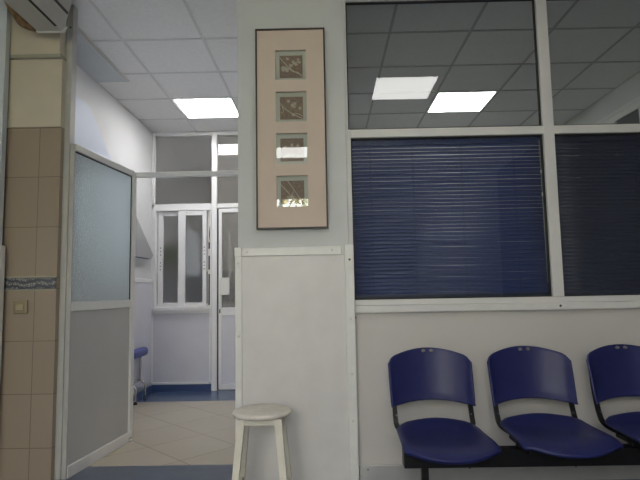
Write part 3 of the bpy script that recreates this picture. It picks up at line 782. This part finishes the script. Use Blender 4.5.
for cx in centres:
    st = obj('seat', seat_mesh(cx), 'chair', bench, smooth=True)
    thicken(st, .019, 1.0)
    bk = obj('backrest', back_mesh(cx), 'chair', bench, smooth=True)
    thicken(bk, .014, 1.0)
    for s in (-1, 1):
        zc = .755
        cap = add_disc(bmesh.new(), (cx + s * .0215, 2.958, zc), .0085, .010, 'y', 20, 1.35)
        c = obj('plug', cap, 'chaircap', bk)
    for s in (-1, 1):
        x = cx + s * .200
        pts = smooth_path([(x, 2.905, .66), (x, 2.89, .56), (x, 2.868, .48), (x, 2.845, .425), (x - s * .004, 2.815, .388), (x - s * .03, 2.775, .366), (x - s * .06, 2.70, .358)], 4)
        b = bmesh.new(); add_tube(b, pts, .01, prof=(.024, .012))
        br = obj('bracket', b, 'black', bench)
        obj('bolt', add_disc(bmesh.new(), (x - s * .004, 2.846, .438), .006, .014, 'y'), 'chrome', br)
    b = bmesh.new(); add_box(b, cx - .19, cx + .19, 2.58, 2.62, .336, .356, .003)
    add_box(b, cx - .18, cx - .14, 2.47, 2.74, .340, .360, .003); add_box(b, cx + .14, cx + .18, 2.47, 2.74, .340, .360, .003)
    obj('seat_support', b, 'black', bench)

# ------------------------------------------------------------------ painted wooden stool
SX, SY = -.340, 2.765
st = thing('wooden_stool', (SX, SY, 0), 'cream painted round wooden stool with splayed legs against the clad pillar', 'stool')
SZ = .470
o = obj('seat', add_lathe(bmesh.new(), [(.10, SZ - .004), (.138, SZ), (.148, SZ + .006), (.150, SZ + .014), (.146, SZ + .021), (.136, SZ + .025), (.06, SZ + .026)], (SX, SY, 0), 64), 'stoolseat', st)
smooth_by_angle(o, 50)
def stool_leg(sx, sy):
    b = bmesh.new(); t = (SX + sx * .090, SY + sy * .085); f = (SX + sx * .135, SY + sy * .125)
    lo, hi = .015, .0185
    rings = []
    for k in range(7):
        u = k / 6; z = (SZ - .002) * u; w = lo + (hi - lo) * u
        cx, cy = f[0] + (t[0] - f[0]) * u, f[1] + (t[1] - f[1]) * u
        rings.append([b.verts.new((cx + a * w, cy + c * w, z)) for a, c in ((-1, -1), (1, -1), (1, 1), (-1, 1))])
    for k in range(6):
        for j in range(4): b.faces.new((rings[k][j], rings[k][(j + 1) % 4], rings[k + 1][(j + 1) % 4], rings[k + 1][j]))
    b.faces.new(rings[0][::-1]); b.faces.new(rings[-1])
    bmesh.ops.bevel(b, geom=[e for e in b.edges if abs((e.verts[0].co - e.verts[1].co).z) > .02], offset=.005, segments=2, affect='EDGES')
    return b
for sx, sy in ((-1, -1), (1, -1), (1, 1), (-1, 1)): obj('leg', stool_leg(sx, sy), 'stool', st)
b = bmesh.new()
for s in (-1, 1):
    add_box(b, SX - .075, SX + .075, SY + s * .085 - .010, SY + s * .085 + .010, SZ - .034, SZ - .001, .003)
    add_box(b, SX + s * .09 - .010, SX + s * .09 + .010, SY - .07, SY + .07, SZ - .034, SZ - .001, .003)
obj('apron', b, 'stool', st)
for a, bb in (((-1, -1), (1, -1)), ((-1, 1), (1, 1))):
    obj('stretcher', box(SX - .105, SX + .105, SY + a[1] * .112 - .009, SY + a[1] * .112 + .009, .070, .098, .003), 'stool', st)
for s in (-1, 1):
    obj('stretcher', box(SX + s * .119 - .009, SX + s * .119 + .009, SY - .095, SY + .095, .105, .133, .003), 'stool', st)

# ------------------------------------------------------------------ chair at the far left of the corridor
c2 = thing('corridor_chair', (-1.93, 5.6, 0), 'blue padded chair with chrome legs, mostly hidden behind the frosted screen', 'chair')
b = box(-1.985, -1.892, 5.24, 5.66, .448, .536, .035, 5); o = obj('seat', b, 'chair2', c2); smooth_by_angle(o, 60)
for y in (5.34, 5.62):
    b = bmesh.new(); add_tube(b, smooth_path([(-1.965, y, .45), (-1.965, y, .25), (-1.955, y, .19), (-1.925, y, .165), (-1.916, y, .14), (-1.916, y, .02)], 4), .012, 10); lg = obj('leg', b, 'chrome', c2, smooth=True)
    obj('leg_foot', add_lathe(bmesh.new(), [(.022, 0), (.022, .012), (.014, .025)], (-1.916, y, 0), 14), 'black', lg)
b = bmesh.new(); add_tube(b, [(-1.965, 5.34, .20), (-1.965, 5.62, .20)], .010, 8)
obj('stretcher', b, 'chrome', c2, smooth=True)

# ------------------------------------------------------------------ light and sky
w = bpy.data.worlds.new('World'); scn.world = w; w.use_nodes = True
bg = w.node_tree.nodes['Background']; bg.inputs['Color'].default_value = (0.985, 0.985, 1.0, 1); bg.inputs['Strength'].default_value = 13.0
sun = bpy.data.lights.new('sun', 'SUN'); sun.energy = 45; sun.angle = .01; sun.color = (1, .95, .85)
so2 = bpy.data.objects.new('sun', sun); COL.objects.link(so2)
so2.rotation_euler = Vector((-.15, -.62, -.77)).to_track_quat('-Z', 'Y').to_euler()
pt = bpy.data.lights.new('window_portal', 'AREA'); pt.shape = 'RECTANGLE'; pt.size = WX1 - WX0; pt.size_y = WZ1 - WZ0; pt.cycles.is_portal = True
po = bpy.data.objects.new('window_portal', pt); COL.objects.link(po); po.location = ((WX0 + WX1) / 2, YR - .14, (WZ0 + WZ1) / 2)
po.rotation_euler = Vector((0, 1, 0)).to_track_quat('-Z', 'Z').to_euler()
pt2 = bpy.data.lights.new('added_window_portal', 'AREA'); pt2.shape = 'RECTANGLE'; pt2.size = LW[1] - LW[0]; pt2.size_y = LW[3] - LW[2]; pt2.cycles.is_portal = True
po2 = bpy.data.objects.new('added_window_portal', pt2); COL.objects.link(po2); po2.location = (XL - .09, (LW[0] + LW[1]) / 2, (LW[2] + LW[3]) / 2)
po2.rotation_euler = Vector((1, 0, 0)).to_track_quat('-Z', 'Y').to_euler()
# added fill light, no visible fitting, brightens the room behind the smoked glass
la = bpy.data.lights.new('back_room_fill', 'AREA'); la.shape = 'SQUARE'; la.size = .55; la.energy = 14
lo_ = bpy.data.objects.new('back_room_fill', la); COL.objects.link(lo_); lo_.location = (-.6, 7.4, 2.98)

# ------------------------------------------------------------------ camera
cam = bpy.data.cameras.new('camera'); co = bpy.data.objects.new('camera', cam); COL.objects.link(co); scn.camera = co
Fpx, PITCH, YAW, ROLL = 526.676, .0959046, .0096998, .017837
cam.sensor_fit = 'HORIZONTAL'; cam.sensor_width = 36; cam.lens = Fpx * 36 / 640; cam.clip_start = .02
fwd = Vector((-math.sin(YAW) * math.cos(PITCH), math.cos(YAW) * math.cos(PITCH), math.sin(PITCH)))
right = Vector((math.cos(YAW), math.sin(YAW), 0)); up = right.cross(fwd)
c, s = math.cos(ROLL), math.sin(ROLL)
r2 = right * c - up * s * -1 * -1 if False else right * c + up * (-s)
u2 = up * c + right * s
R = Matrix((r2, u2, -fwd)).transposed().to_4x4()
co.matrix_world = Matrix.Translation((0, 0, EYE)) @ R

vs = scn.view_settings; scn.display_settings.display_device = 'sRGB'
vs.view_transform = 'Standard'; vs.look = 'None'; vs.gamma = 1; vs.exposure = 0.0; vs.use_curve_mapping = False
scn.cycles.max_bounces = 12; scn.cycles.diffuse_bounces = 6; scn.cycles.transparent_max_bounces = 16; scn.cycles.transmission_bounces = 8
scn.cycles.sample_clamp_indirect = 6; scn.cycles.use_denoising = True
